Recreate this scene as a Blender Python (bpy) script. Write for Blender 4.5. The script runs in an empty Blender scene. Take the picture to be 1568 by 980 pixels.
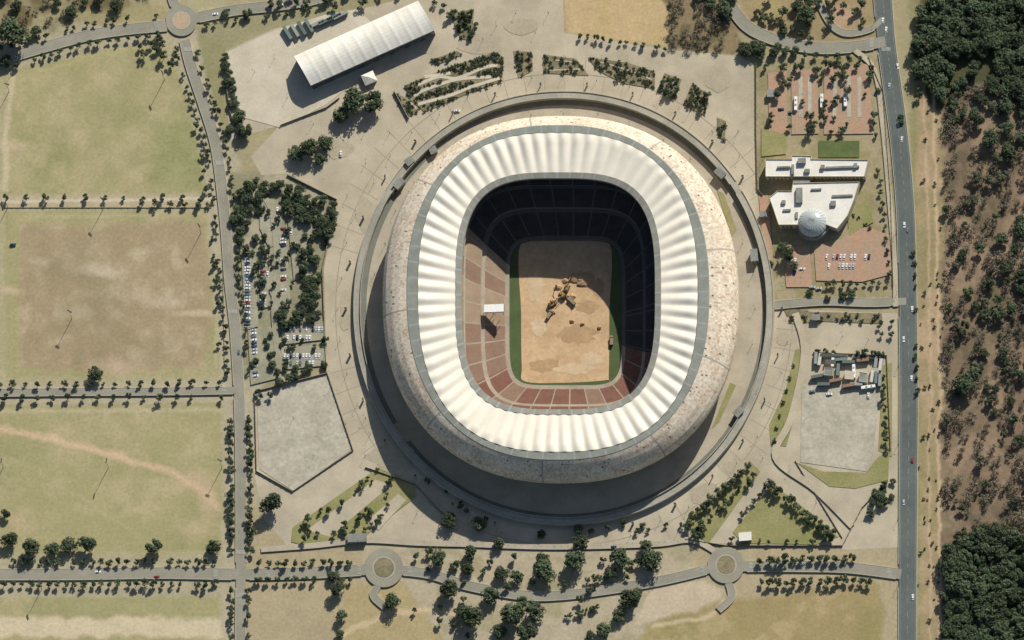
import bpy, bmesh, math, random
import numpy as np
from mathutils import Vector, Matrix
from mathutils.geometry import tessellate_polygon
random.seed(7); rng=np.random.default_rng(7)
scene=bpy.context.scene
K=1.07
# ---------------- map frame: survey grid (u,v in 0.5 m units) -> world metres
S=0.5; TX,TY=0.12,0.34
c=Vector((TX,-TY,1)).normalized()
up=(Vector((0,1,0))-c*c.y).normalized(); right=up.cross(c)
def G(px,py,z=0.0):
    u=(px-784)*S; v=(490-py)*S
    x=u/right.x; y=(v-up.x*x)/up.y
    return (x,y,z)
def A(px,py,z):      # map position of something seen at height z
    x,y,_=G(px,py); return (x+z*TX,y-z*TY,z)
def lin(v):
    v=v/255.0
    return v/12.92 if v<=0.04045 else ((v+0.055)/1.055)**2.4
def C(r,g,b): return (lin(r)/K,lin(g)/K,lin(b)/K*1.02)
# ---------------- materials
def base_mat(name,rough=0.9,spec=0.2):
    m=bpy.data.materials.new(name); m.use_nodes=True
    b=m.node_tree.nodes['Principled BSDF']; b.inputs['Roughness'].default_value=rough
    b.inputs['Specular IOR Level'].default_value=spec
    return m,m.node_tree,b
def noise(nt,vec,scale,detail=3,rough=0.6):
    n=nt.nodes.new('ShaderNodeTexNoise'); n.inputs['Scale'].default_value=scale
    n.inputs['Detail'].default_value=detail; n.inputs['Roughness'].default_value=rough
    nt.links.new(vec,n.inputs['Vector']); return n.outputs[0]
def mrange(nt,f,a,b,c0,d):
    n=nt.nodes.new('ShaderNodeMapRange'); nt.links.new(f,n.inputs[0])
    for i,v in enumerate((a,b,c0,d)): n.inputs[i+1].default_value=v
    return n.outputs[0]
def scale_col(nt,col,f):
    n=nt.nodes.new('ShaderNodeVectorMath'); n.operation='SCALE'
    nt.links.new(col,n.inputs[0]); nt.links.new(f,n.inputs['Scale']); return n.outputs[0]
def mixc(nt,f,a,b):
    n=nt.nodes.new('ShaderNodeMixRGB')
    nt.links.new(f,n.inputs[0])
    for i,v in ((1,a),(2,b)):
        if isinstance(v,tuple): n.inputs[i].default_value=(*v,1)
        else: nt.links.new(v,n.inputs[i])
    return n.outputs[0]
def M(name,c1,c2=None,scale=0.04,fine=0.12,fs=0.6,rough=0.9,spec=0.15):
    c1=C(*c1); c2=C(*c2) if c2 else tuple(x*0.85 for x in c1)
    m,nt,b=base_mat(name,rough,spec)
    g=nt.nodes.new('ShaderNodeNewGeometry').outputs['Position']
    f=mrange(nt,noise(nt,g,scale,4,0.68),0.36,0.64,0,1)
    col=mixc(nt,f,c1,c2)
    f2=mrange(nt,noise(nt,g,fs,3,0.7),0.3,0.7,1-fine,1+fine)
    nt.links.new(scale_col(nt,col,f2),b.inputs['Base Color']); return m
def P(name,c1,rough=0.5,spec=0.4,metal=0):
    m,nt,b=base_mat(name,rough,spec)
    g=nt.nodes.new('ShaderNodeNewGeometry').outputs['Position']
    rgb=nt.nodes.new('ShaderNodeRGB'); rgb.outputs[0].default_value=(*C(*c1),1)
    f2=mrange(nt,noise(nt,g,0.7,2,0.6),0.3,0.7,0.9,1.08)
    nt.links.new(scale_col(nt,rgb.outputs[0],f2),b.inputs['Base Color'])
    b.inputs['Metallic'].default_value=metal; return m
def leafmat(name,c1,c2):
    m,nt,b=base_mat(name,0.8,0.1)
    oi=nt.nodes.new('ShaderNodeObjectInfo').outputs['Random']
    g=nt.nodes.new('ShaderNodeNewGeometry').outputs['Position']
    f=mrange(nt,noise(nt,g,0.35,1,0.7),0.3,0.7,0,1)
    col=mixc(nt,f,c1,c2)
    nt.links.new(scale_col(nt,col,mrange(nt,oi,0,1,0.72,1.3)),b.inputs['Base Color']); return m
# ---------------- mesh helpers
def obj(name,me,parent=None,loc=None,rot=0,scale=1):
    o=bpy.data.objects.new(name,me); scene.collection.objects.link(o)
    if loc is not None: o.location=loc
    if rot: o.rotation_euler=(0,0,rot)
    if scale!=1: o.scale=(scale,)*3 if not isinstance(scale,tuple) else scale
    if parent: o.parent=parent
    return o
def mk(name,vs,fs,mats,mi=None,smooth=False):
    me=bpy.data.meshes.new(name); me.from_pydata([tuple(v) for v in vs],[],fs)
    for m in (mats if isinstance(mats,(list,tuple)) else [mats]): me.materials.append(m)
    if mi is not None: me.polygons.foreach_set('material_index',list(mi))
    if smooth: me.polygons.foreach_set('use_smooth',[True]*len(me.polygons))
    me.update(); return me
def empty(name,loc=(0,0,0)):
    o=bpy.data.objects.new(name,None); scene.collection.objects.link(o); o.location=loc; return o
def smooth_path(pts,n=8,closed=False):
    P_=[Vector((p[0],p[1])) for p in pts]; out=[]; L=len(P_)
    for i in range(L if closed else L-1):
        p0=P_[(i-1)%L] if (closed or i>0) else P_[0]; p1=P_[i]; p2=P_[(i+1)%L]
        p3=P_[(i+2)%L] if (closed or i+2<L) else P_[-1]
        for k in range(n):
            t=k/n
            out.append(0.5*((2*p1)+(p2-p0)*t+(2*p0-5*p1+4*p2-p3)*t*t+(3*p1-p0-3*p2+p3)*t**3))
    if not closed: out.append(P_[-1])
    return [(p.x,p.y) for p in out]
zc=[0.06]
def nz():
    zc[0]+=0.012; return zc[0]
def sheet(name,pts,mat,z=None,holes=(),smooth=False,parent=None):
    if z is None: z=nz()
    if smooth: pts=smooth_path(pts,6,True)
    loops=[[Vector(G(*p)) for p in pts]]+[[Vector(G(*p)) for p in h] for h in holes]
    tris=tessellate_polygon(loops); vs=[v for l in loops for v in l]
    fs=[]
    for t in tris:
        a,b,d=(vs[i] for i in t)
        fs.append(t if (b-a).cross(d-a).z>0 else t[::-1])
    return obj(name,mk(name,[(v.x,v.y,z) for v in vs],fs,mat),parent)
def offs(pts,w,closed=False):
    W=[Vector(G(*p)[:2]) for p in pts]; L=[];R=[]
    n=len(W)
    for i in range(n):
        a=W[(i-1)%n] if (closed or i>0) else W[0]; b=W[(i+1)%n] if (closed or i<n-1) else W[-1]
        d=(b-a).normalized(); nn=Vector((-d.y,d.x)); L.append(W[i]+nn*w/2); R.append(W[i]-nn*w/2)
    return L,R
def strip(name,pts,wpx,mat,z=None,sm=True,closed=False,parent=None):
    if z is None: z=nz()
    if sm: pts=smooth_path(pts,8,closed)
    L,R=offs(pts,wpx*S,closed); n=len(L)
    vs=[(p.x,p.y,z) for p in L]+[(p.x,p.y,z) for p in R]
    fs=[(i,n+i,n+(i+1)%n,(i+1)%n) for i in range(n if closed else n-1)]
    return obj(name,mk(name,vs,fs,mat),parent)
def box_vf(x0,x1,y0,y1,z0,z1):
    v=[(x0,y0,z0),(x1,y0,z0),(x1,y1,z0),(x0,y1,z0),(x0,y0,z1),(x1,y0,z1),(x1,y1,z1),(x0,y1,z1)]
    f=[(0,3,2,1),(4,5,6,7),(0,1,5,4),(1,2,6,5),(2,3,7,6),(3,0,4,7)]
    return v,f
class MB:
    def __init__(s): s.v=[];s.f=[];s.m=[]
    def add(s,v,f,m=0):
        o=len(s.v); s.v+=list(v); s.f+=[tuple(i+o for i in q) for q in f]; s.m+=[m]*len(f)
    def box(s,x0,x1,y0,y1,z0,z1,m=0): s.add(*box_vf(x0,x1,y0,y1,z0,z1),m)
    def frus(s,a,b,m=0): # a,b=(x0,x1,y0,y1,z)
        v=[(a[0],a[2],a[4]),(a[1],a[2],a[4]),(a[1],a[3],a[4]),(a[0],a[3],a[4]),(b[0],b[2],b[4]),(b[1],b[2],b[4]),(b[1],b[3],b[4]),(b[0],b[3],b[4])]
        s.add(v,box_vf(0,1,0,1,0,1)[1],m)
    def cone(s,p,q,r0,r1,n=6,m=0):
        p=Vector(p);q=Vector(q); d=(q-p).normalized(); a=d.orthogonal().normalized(); b=d.cross(a)
        v=[p+(a*math.cos(t)+b*math.sin(t))*r0 for t in [2*math.pi*i/n for i in range(n)]]+[q+(a*math.cos(t)+b*math.sin(t))*r1 for t in [2*math.pi*i/n for i in range(n)]]
        f=[(i,(i+1)%n,n+(i+1)%n,n+i) for i in range(n)]+[tuple(range(n-1,-1,-1)),tuple(range(n,2*n))]
        s.add([tuple(x) for x in v],f,m)
    def mesh(s,name,mats,smooth=False): return mk(name,s.v,s.f,mats,s.m,smooth)
def prism(name,pts,z1,wall,roof,parent=None,z0=0,parapet=0.0):
    W=[Vector(A(p[0],p[1],z1)[:2]) for p in pts]
    area=sum(W[i].x*W[(i+1)%len(W)].y-W[(i+1)%len(W)].x*W[i].y for i in range(len(W)))
    if area<0: W=W[::-1]
    n=len(W)
    vs=[(p.x,p.y,z0) for p in W]+[(p.x,p.y,z1) for p in W]
    fs=[(i,(i+1)%n,n+(i+1)%n,n+i) for i in range(n)]; mi=[0]*n
    if parapet:
        cen=sum(W,Vector((0,0)))/n
        I=[p+(cen-p).normalized()*0.5 for p in W]
        vs+=[(p.x,p.y,z1) for p in I]+[(p.x,p.y,z1-parapet) for p in I]
        fs+=[(n+i,n+(i+1)%n,2*n+(i+1)%n,2*n+i) for i in range(n)]; mi+=[2]*n
        fs+=[(2*n+i,2*n+(i+1)%n,3*n+(i+1)%n,3*n+i) for i in range(n)]; mi+=[2]*n
        fs.append(tuple(range(3*n,4*n))); mi.append(1)
    else:
        fs.append(tuple(range(n,2*n))); mi.append(1)
    return obj(name,mk(name,vs,fs,[wall,roof,wall],mi),parent)
# ---------------- palette
m_plaza=M('plaza_paving',(200,188,162),(178,167,143),0.03,0.10,0.9)
m_plaza2=M('concourse_paving',(192,181,158),(172,163,142),0.05,0.11,0.8)
m_conc=M('concrete_slab',(196,189,168),(174,168,148),0.07,0.16,0.35)
m_apron=M('pale_apron',(214,204,180),(198,188,164),0.04,0.08,0.6)
m_road=M('worn_asphalt',(163,158,140),(148,145,128),0.04,0.08,0.8)
m_asph=M('asphalt',(108,114,108),(96,103,99),0.03,0.10,0.7)
m_kerb=M('kerb_concrete',(188,182,164),None,0.1,0.1)
m_white=M('road_paint',(206,206,194),(176,176,164),0.3,0.15,2)
m_lawn=M('lawn',(142,142,90),(160,152,108),0.05,0.16,0.7)
m_lawnd=M('lush_lawn',(90,106,64),(106,116,72),0.08,0.15,0.8)
m_bed=M('planting_soil',(118,114,86),(150,138,110),0.08,0.25,0.6)
m_brick=M('brick_paving',(188,150,124),(174,154,128),0.08,0.14,0.7)
m_joint=M('paving_joint',(168,158,136))
m_ringdk=M('dark_roadway',(132,132,120),(116,118,108),0.05,0.1)
m_ring=M('ramp_concrete',(178,173,156),(156,153,138),0.04,0.1,0.5)
m_gravel=M('parking_surface',(174,168,144),(152,149,124),0.05,0.14,0.6)
m_wall=M('plaster_wall',(200,192,170),None,0.1,0.08)
m_glass=P('window_glass',(60,75,80),0.15,0.6)
m_wroof=M('white_roof',(244,240,226),(228,224,208),0.05,0.05,0.5)
m_groof=M('grey_roof',(152,152,144),(126,128,120),0.1,0.15,0.5)
m_drk=P('dark_metal',(60,62,60),0.5,0.4)
m_steel=P('galvanised_steel',(160,162,158),0.4,0.5)
# ---------------- ground paint
step=2.0
gx=np.concatenate([[-16000,-5000,-1600,-500,-200],np.arange(-120,1690,step),[1760,2000,3000,6500,17000]])
gy=np.concatenate([[-16000,-5000,-1600,-500,-200],np.arange(-120,1102,step),[1180,1500,2600,6500,17000]])
X,Y=np.meshgrid(gx,gy)
def vnoise(cell,seed,X=X,Y=Y):
    r=np.random.default_rng(seed); T=r.random((256,256))
    x=X/cell; y=Y/cell; xi=np.floor(x).astype(int); yi=np.floor(y).astype(int)
    fx=x-xi; fy=y-yi; fx=fx*fx*(3-2*fx); fy=fy*fy*(3-2*fy)
    a=T[yi%256,xi%256];b=T[yi%256,(xi+1)%256];cc=T[(yi+1)%256,xi%256];d=T[(yi+1)%256,(xi+1)%256]
    return (a*(1-fx)+b*fx)*(1-fy)+(cc*(1-fx)+d*fx)*fy
def fbm(cell,seed,o=5):
    s=0;t=0;a=1
    for i in range(o):
        s=s+a*vnoise(cell/2**i,seed+i*13); t+=a; a*=0.6
    return s/t
n80=fbm(80,1); n30=fbm(30,2); n12=fbm(14,3,4); n200=fbm(220,4)
wx=(fbm(26,5,4)-0.5)*2; wy=(fbm(26,6,4)-0.5)*2
col=np.zeros(X.shape+(3,)); col[:]=C(168,158,122)
def pip(pts,x,y):
    ins=np.zeros(x.shape,bool); n=len(pts)
    dm=np.full(x.shape,1e9)
    for i in range(n):
        x1,y1=pts[i];x2,y2=pts[(i+1)%n]
        if y1!=y2:
            cnd=((y1>y)!=(y2>y))&(x<(x2-x1)*(y-y1)/(y2-y1)+x1); ins^=cnd
        dx,dy=x2-x1,y2-y1; L=dx*dx+dy*dy+1e-9
        t=np.clip(((x-x1)*dx+(y-y1)*dy)/L,0,1)
        dm=np.minimum(dm,np.hypot(x-x1-t*dx,y-y1-t*dy))
    return np.where(ins,dm,-dm)
def blend(m,cc,sl):
    cc=np.array(C(*cc)); col[sl]=col[sl]*(1-m[...,None])+cc*m[...,None]
def win(x0,x1,y0,y1,pad=30):
    i0,i1=np.searchsorted(gx,[x0-pad,x1+pad]); j0,j1=np.searchsorted(gy,[y0-pad,y1+pad]); return (slice(j0,j1),slice(i0,i1))
def paint(pts,cc,soft=4,wob=5,al=1.0,tex=None):
    xs=[p[0] for p in pts];ys=[p[1] for p in pts]; sl=win(min(xs),max(xs),min(ys),max(ys))
    d=pip(pts,X[sl]+wx[sl]*wob*2,Y[sl]+wy[sl]*wob*2)
    m=np.clip(d/soft+0.5,0,1)*al
    if tex is not None: m=m*tex[sl]
    blend(m,cc,sl)
def pline(pts,w,cc,soft=3,wob=2,al=1.0,tex=None):
    pts=smooth_path(pts,5); xs=[p[0] for p in pts];ys=[p[1] for p in pts]; sl=win(min(xs),max(xs),min(ys),max(ys))
    x=X[sl]+wx[sl]*wob*2;y=Y[sl]+wy[sl]*wob*2; dm=np.full(x.shape,1e9)
    for (x1,y1),(x2,y2) in zip(pts[:-1],pts[1:]):
        dx,dy=x2-x1,y2-y1; t=np.clip(((x-x1)*dx+(y-y1)*dy)/(dx*dx+dy*dy+1e-9),0,1)
        dm=np.minimum(dm,np.hypot(x-x1-t*dx,y-y1-t*dy))
    m=np.clip((w/2-dm)/soft+0.5,0,1)*al
    if tex is not None: m=m*tex[sl]
    blend(m,cc,sl)
def blob(x0,y0,rx,ry,cc,al=1,wob=8):
    sl=win(x0-rx,x0+rx,y0-ry,y0+ry,40)
    d=np.hypot((X[sl]+wx[sl]*wob-x0)/rx,(Y[sl]+wy[sl]*wob-y0)/ry)
    blend(np.clip(1.3-d*1.1,0,1)*al,cc,sl)
def th(n,a,b): return np.clip((n-a)/(b-a),0,1)
paint([(-3000,-3000),(345,-3000),(345,4000),(-3000,4000)],(176,167,130),3,1)
f1=[(6,112),(60,92),(200,62),(243,72),(275,120),(308,210),(318,292),(6,300)]
f2=[(6,322),(325,320),(336,420),(340,575),(10,578)]
f3=[(-40,618),(343,616),(352,700),(352,842),(-40,846)]
f4=[(-40,902),(350,902),(346,1010),(-40,1010)]
f5=[(380,895),(505,895),(530,930),(524,1010),(380,1010)]
for f in (f1,f2,f3,f4,f5):
    paint(f,(170,163,119),5,2)
    paint(f,(157,153,107),6,2,0.7,th(n80,0.48,0.7))
    paint(f,(188,174,136),6,2,0.65,th(n30*0.5+n200*0.5,0.48,0.66))
    paint(f,(158,150,110),5,2,0.5,th(n12,0.5,0.7))
paint([(235,190),(300,180),(318,290),(240,292)],(146,150,100),20,6,0.6)
paint([(30,345),(312,342),(322,480),(316,560),(180,570),(30,565)],(170,152,120),10,5,0.92)
paint([(30,345),(312,342),(322,480),(316,560),(30,565)],(186,170,140),12,5,0.7,th(n30,0.52,0.68))
paint([(30,345),(312,342),(322,480),(316,560),(30,565)],(156,142,110),12,5,0.7,th(n80,0.5,0.68))
blob(150,415,40,12,(204,190,164),0.6,14); blob(180,560,50,16,(196,176,146),0.7); blob(250,460,40,12,(200,184,156),0.6,14)
blob(300,480,40,6,(206,186,154),0.8,4); blob(20,225,22,10,(206,184,152),0.8); blob(15,445,22,8,(206,184,152),0.8)
for q_ in ((60,400),(90,520),(220,390),(120,480),(260,540),(180,450)): blob(q_[0],q_[1],26,8,(190,178,148),0.45,14)
pline([(14,130),(80,104),(190,76)],5,(178,172,120),4,3,0.7)
pline([(20,112),(10,200),(8,290)],8,(206,192,158),5,2,0.7)
pline([(40,332),(200,330),(318,334),(330,450),(332,560)],4,(186,178,140),4,2,0.6)
pline([(-40,656),(30,662),(100,675),(160,694),(220,712),(280,732),(330,772)],10,(212,184,150),7,4,0.9)
pline([(60,670),(140,640),(200,622)],3,(192,176,140),4,3,0.6); pline([(20,700),(120,760),(240,838)],3,(186,174,136),4,4,0.5)
blob(300,735,38,22,(204,180,146),0.6); blob(320,770,20,30,(204,180,146),0.7); blob(30,800,30,20,(196,178,142),0.5); blob(300,810,40,20,(196,176,142),0.5)
pline([(-40,630),(340,628)],6,(190,180,144),4,2,0.7)
paint([(-40,946),(350,946),(350,976),(-40,976)],(212,196,164),8,5,0.9)
paint(f5,(182,163,122),8,3,0.7); blob(450,930,50,30,(184,174,126),0.7)
pline([(-40,96),(40,78),(150,52),(250,40)],50,(178,168,138),6,3,0.9)
pline([(292,70),(322,170),(338,260),(350,400),(366,560),(370,700),(368,860),(366,1010)],56,(182,172,144),8,3,0.9)
pline([(-40,308),(325,306)],18,(186,172,142),5,3,0.95); pline([(-40,603),(350,600)],34,(182,172,144),5,3,0.9)
pline([(-40,308),(60,308),(325,304)],4,(216,204,176),3,1,0.8)
pline([(-40,885),(380,882)],62,(178,169,140),5,3,0.9)
paint([(0,-60),(240,-60),(230,20),(100,40),(40,62),(-60,70)],(128,118,86),10,6,0.9,th(n30,0.3,0.55)+0.3)
paint([(60,24),(250,6),(262,30),(180,40)],(168,158,116),6,4,0.8)
paint([(350,262),(430,262),(522,300),(500,560),(392,598),(372,600),(355,400)],(152,147,117),6,3)
paint([(350,262),(430,262),(522,300),(500,560),(392,598),(372,600),(355,400)],(180,171,146),6,3,0.8,th(n30,0.46,0.6))
paint([(300,40),(345,30),(350,215),(325,160)],(154,149,110),6,3)
paint([(300,40),(440,10),(430,-60),(700,-60),(690,5),(560,10),(420,42),(350,75)],(160,153,117),8,4)
paint([(375,760),(430,830),(640,830),(850,840),(1060,835),(1130,835),(1376,835),(1376,1010),(375,1010)],(178,164,131),6,3,0.95)
paint([(560,835),(1060,838),(1070,900),(960,1010),(560,1010)],(186,174,147),10,6,0.95)
paint([(560,835),(1060,838),(1070,900),(960,1010),(560,1010)],(154,147,110),10,6,0.6,th(n30,0.5,0.65))
paint([(528,900),(620,890),(690,1010),(526,1010)],(178,161,118),8,4,0.9)
pline([(520,975),(570,950),(620,935),(700,938)],9,(206,184,148),4,3,0.9)
paint([(970,955),(1000,900),(1080,890),(1110,905),(1100,940)],(202,186,158),5,3,0.9)
paint([(985,960),(1110,918),(1350,892),(1356,1010),(960,1010)],(166,149,105),8,5,0.95)
paint([(985,960),(1110,918),(1350,892),(1356,1010),(960,1010)],(146,141,92),8,5,0.5,th(n80,0.45,0.6))
paint([(985,960),(1110,918),(1350,892),(1356,1010),(960,1010)],(186,168,128),8,5,0.5,th(n30,0.54,0.66))
pline([(1000,960),(1080,945),(1110,920)],6,(206,188,154),4,3,0.8)
paint([(862,-60),(1012,-60),(1024,72),(940,60),(866,48)],(198,173,130),6,4)
paint([(862,-60),(1012,-60),(1024,72),(940,60),(866,48)],(182,164,112),6,4,0.6,th(n30,0.5,0.66))
paint([(1014,-60),(1120,-60),(1128,20),(1140,80),(1026,74)],(146,129,98),6,6,0.95)
paint([(1014,-60),(1120,-60),(1128,20),(1140,80),(1026,74)],(104,99,70),6,6,0.8,th(n12,0.5,0.62))
paint([(1120,-60),(1345,-60),(1345,70),(1200,62),(1140,30)],(162,145,108),6,4)
blob(1290,25,35,22,(196,162,134),0.7); blob(1180,10,30,18,(176,160,112),0.8)
paint([(1156,96),(1340,84),(1366,250),(1372,470),(1190,470),(1172,380),(1158,290)],(168,156,123),3,1)
paint([(1156,96),(1340,84),(1366,250),(1372,470),(1190,470),(1172,380),(1158,290)],(144,137,97),4,2,0.8,th(n30,0.45,0.6))
paint([(1398,-3000),(4000,-3000),(4000,4000),(1398,4000)],(166,149,113),4,1)
paint([(1404,150),(1442,150),(1448,1010),(1404,1010)],(182,159,125),6,4,0.9,th(n30,0.4,0.55))
paint([(1404,150),(1442,150),(1448,1010),(1404,1010)],(146,138,96),6,4,0.6,th(n80,0.5,0.62))
paint([(1392,-60),(1402,-60),(1410,1010),(1398,1010)],(142,141,98),6,3,0.7)
paint([(1444,-3000),(4000,-3000),(4000,4000),(1444,4000)],(136,118,96),12,8,1)
paint([(1444,-3000),(4000,-3000),(4000,4000),(1444,4000)],(100,93,72),12,8,0.8,th(n12*0.5+n30*0.5,0.46,0.6))
paint([(1450,130),(4000,130),(4000,820),(1450,820)],(168,144,118),12,8,0.7,th(n80,0.52,0.66))
paint([(1402,-60),(1600,-60),(1600,60),(1560,170),(1500,120),(1440,180),(1410,150)],(84,84,56),14,10,0.95)
paint([(1450,835),(1530,815),(4000,830),(4000,1200),(1450,1200)],(76,78,52),14,8,0.95)
pline([(1424,-20),(1432,300),(1438,600),(1440,1000)],4,(204,178,146),3,3,0.9)
pline([(1412,100),(1420,300),(1424,600),(1424,1000)],3,(198,174,144),3,3,0.8)
mott=(0.9+0.2*n12)*(0.92+0.16*n30); mott=mott/mott.mean()
col*=mott[...,None]
ny,nx=X.shape
SX,SY=864.0,474.0
u=(X-784)*S; v=(490-Y)*S; wxx=u/right.x; wyy=(v-up.x*wxx)/up.y
co=np.stack([wxx,wyy,np.zeros_like(wxx)],-1).reshape(-1,3)
idx=np.arange(nx*ny).reshape(ny,nx)
q=np.stack([idx[1:,:-1],idx[1:,1:],idx[:-1,1:],idx[:-1,:-1]],-1)
cxm=(X[:-1,:-1]+X[1:,1:])/2;cym=(Y[:-1,:-1]+Y[1:,1:])/2
keep=((np.abs(cxm-SX)/226)**2.2+(np.abs(cym-SY)/234)**2.2)>1
q=q[keep]; nf=len(q)
me=bpy.data.meshes.new('ground'); me.vertices.add(nx*ny); me.vertices.foreach_set('co',co.ravel().astype(np.float32))
me.loops.add(nf*4); me.loops.foreach_set('vertex_index',q.ravel().astype(np.int32))
me.polygons.add(nf); me.polygons.foreach_set('loop_start',np.arange(0,nf*4,4,dtype=np.int32))
me.update(calc_edges=True)
ca=me.color_attributes.new('land','FLOAT_COLOR','POINT')
ca.data.foreach_set('color',np.concatenate([col.reshape(-1,3),np.ones((nx*ny,1))],1).ravel().astype(np.float32))
m,nt,b=base_mat('ground_soil_grass',0.95,0.1)
at=nt.nodes.new('ShaderNodeAttribute'); at.attribute_name='land'
g=nt.nodes.new('ShaderNodeNewGeometry').outputs['Position']
f=mrange(nt,noise(nt,g,0.4,4,0.75),0.3,0.7,0.84,1.16)
nt.links.new(scale_col(nt,at.outputs['Color'],f),b.inputs['Base Color'])
me.materials.append(m); me.validate(); obj('ground',me)
# ---------------- superellipse contours
def contour(a,b,n,Mn,cx=SX,cy=SY):
    t=np.linspace(0,2*np.pi,6001); ct=np.cos(t);st=np.sin(t)
    x=a*np.sign(ct)*np.abs(ct)**(2/n); y=b*np.sign(st)*np.abs(st)**(2/n)
    s=np.concatenate([[0],np.cumsum(np.hypot(np.diff(x),np.diff(y)))]); q_=np.linspace(0,s[-1],Mn+1)[:-1]
    return [(cx+p,cy-r) for p,r in zip(np.interp(q_,s,x),np.interp(q_,s,y))]
# ---------------- plaza
hole=contour(236,243,2.15,96)
plaza=[(345,78),(420,44),(560,12),(690,-20),(720,-60),(860,-60),(864,50),(940,63),(1022,76),(1132,86),(1154,98),(1160,290),(1172,380),(1188,470),(1225,474),(1374,480),(1374,800),(1378,838),(1300,842),(1135,832),(1060,832),(850,838),(640,832),(560,826),(440,836),(404,795),(388,720),(388,600),(500,572),(496,410),(516,305),(440,266),(400,268),(384,240),(428,192),(352,215),(345,130)]
sheet('plaza',plaza,m_plaza,0.04,[hole])
sheet('concourse',contour(311,321,2.05,160),m_plaza2,0.07,[hole])
zc[0]=0.09
mb=MB()
for i,(p,q_) in enumerate(zip(contour(326,336,2.05,72),contour(372,384,2.1,72))):
    if q_[1]>830 or q_[0]<500: continue
    a=Vector(G(*p));b_=Vector(G(*q_)); d=(b_-a).normalized(); n_=Vector((-d.y,d.x,0))*0.22
    mb.add([tuple(a-n_+Vector((0,0,.08))),tuple(b_-n_+Vector((0,0,.08))),tuple(b_+n_+Vector((0,0,.08))),tuple(a+n_+Vector((0,0,.08)))],[(0,1,2,3)])
obj('paving_joints',mb.mesh('paving_joints',[m_joint]))
strip('paving_band',contour(350,361,2.08,140),1.2,m_joint,None,False,True)
m_stain=M('stained_paving',(186,174,148),(176,165,141),0.06,0.12,0.5)
for (x,y,rx,ry) in ((560,330,18,30),(600,700,40,22),(680,760,30,14),(1080,760,30,18),(1130,720,22,16),(1200,520,16,12),(520,230,24,14),(730,70,40,12),(1100,120,20,20),(620,660,20,16),(800,40,30,12),(460,720,30,14),(530,480,10,30)):
    sheet('worn_paving',[(x+rx*random.uniform(.7,1.2)*math.cos(t),y+ry*random.uniform(.7,1.2)*math.sin(t)) for t in [k*math.pi/6 for k in range(12)]],m_stain,None,(),True)
# ---------------- sheets
sheet('hall_apron',[(348,80),(420,47),(500,22),(545,14),(600,60),(560,112),(500,160),(430,196),(372,180),(350,130)],m_apron)
sheet('concrete_lot',[(393,603),(503,573),(540,688),(449,752),(397,718)],m_conc)
sheet('concrete_lot',[(1228,588),(1346,600),(1338,690),(1326,722),(1226,708)],m_conc)
sheet('lawn',[(1218,535),(1234,533),(1228,600),(1204,684),(1180,680),(1178,650),(1204,595)],m_lawn)
sheet('lawn',[(1220,708),(1260,722),(1325,724),(1345,700),(1362,690),(1360,735),(1310,748),(1270,745)],m_lawn)
sheet('lawn',[(1352,560),(1366,555),(1366,700),(1345,690)],m_lawn)
sheet('lawn',[(1182,742),(1212,762),(1284,822),(1250,834),(1138,832),(1122,815)],m_lawn)
sheet('lawn',[(1052,795),(1150,708),(1164,722),(1085,832),(1060,826)],m_lawn)
sheet('lawn',[(1118,586),(1127,590),(1102,645),(1090,656)],m_lawn)
sheet('lawn',[(1098,292),(1108,296),(1128,352),(1120,362)],m_lawn)
sheet('lawn',[(1205,476),(1238,474),(1240,494),(1212,496)],m_lawn)
sheet('garden_bed',[(1198,470),(1245,478),(1350,480),(1352,496),(1250,492),(1205,484)],m_bed)
sheet('lawn',[(448,808),(580,716),(634,742),(638,760),(560,820),(470,836),(446,830)],m_lawn)
sheet('path',[(470,812),(575,735),(600,742),(505,822)],m_plaza)
sheet('path',[(560,800),(610,756),(622,766),(580,812)],m_plaza)
beds=[[(622,130),(690,102),(758,80),(772,88),(768,125),(720,142),(650,172),(625,150)],
[(786,78),(814,80),(816,108),(794,120)],[(832,84),(882,90),(902,116),(832,112)],[(900,88),(960,96),(1003,110),(1003,136),(955,128),(915,108)],
[(1018,112),(1044,122),(1032,156),(1006,140)],[(1062,128),(1086,146),(1080,178),(1046,160)],[(604,142),(622,150),(640,172),(624,180)],
[(1098,180),(1112,186),(1110,216),(1100,210)],[(690,20),(726,14),(724,50),(700,48)],[(660,92),(700,78),(708,84),(668,100)],[(700,30),(720,40),(722,62),(704,60)]]
for b_ in beds: sheet('garden_bed',b_,m_bed)
TP=[[(634,148),(650,138),(700,122),(752,118)],[(640,130),(672,118),(700,120),(740,104),(762,100)],[(650,118),(690,112)],[(640,160),(690,146),(720,134),(765,120)]]
for p in TP: strip('terrace_path',p,5,m_apron)
for p in ([(838,108),(895,106)],[(905,92),(950,104),(998,122)],[(850,92),(880,96)],[(1010,140),(1040,120)]):
    strip('terrace_path',p,2.2,m_plaza)
for p in ([(1176,112),(1205,108),(1206,205),(1178,205)],[(1212,108),(1252,105),(1254,205),(1212,206)],[(1262,104),(1330,98),(1338,205),(1262,206)],
          [(1246,376),(1290,366),(1300,350),(1330,348),(1362,360),(1366,420),(1320,432),(1250,430)],[(1162,300),(1176,300),(1184,400),(1180,440),(1170,400)],[(1200,380),(1240,376),(1244,440),(1204,440)]):
    sheet('brick_court',p,m_brick)
sheet('lush_lawn',[(1254,216),(1316,216),(1316,241),(1254,241)],m_lawnd)
sheet('lawn',[(1166,196),(1204,206),(1204,236),(1166,240)],m_lawn)
sheet('lawn',[(1298,320),(1330,308),(1338,340),(1300,362)],m_lawn)
for x in (1226,1240,1278,1300,1316): sheet('parking_bay',[(x-3,118),(x+3,118),(x+3,180),(x-3,180)],m_conc)
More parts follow.
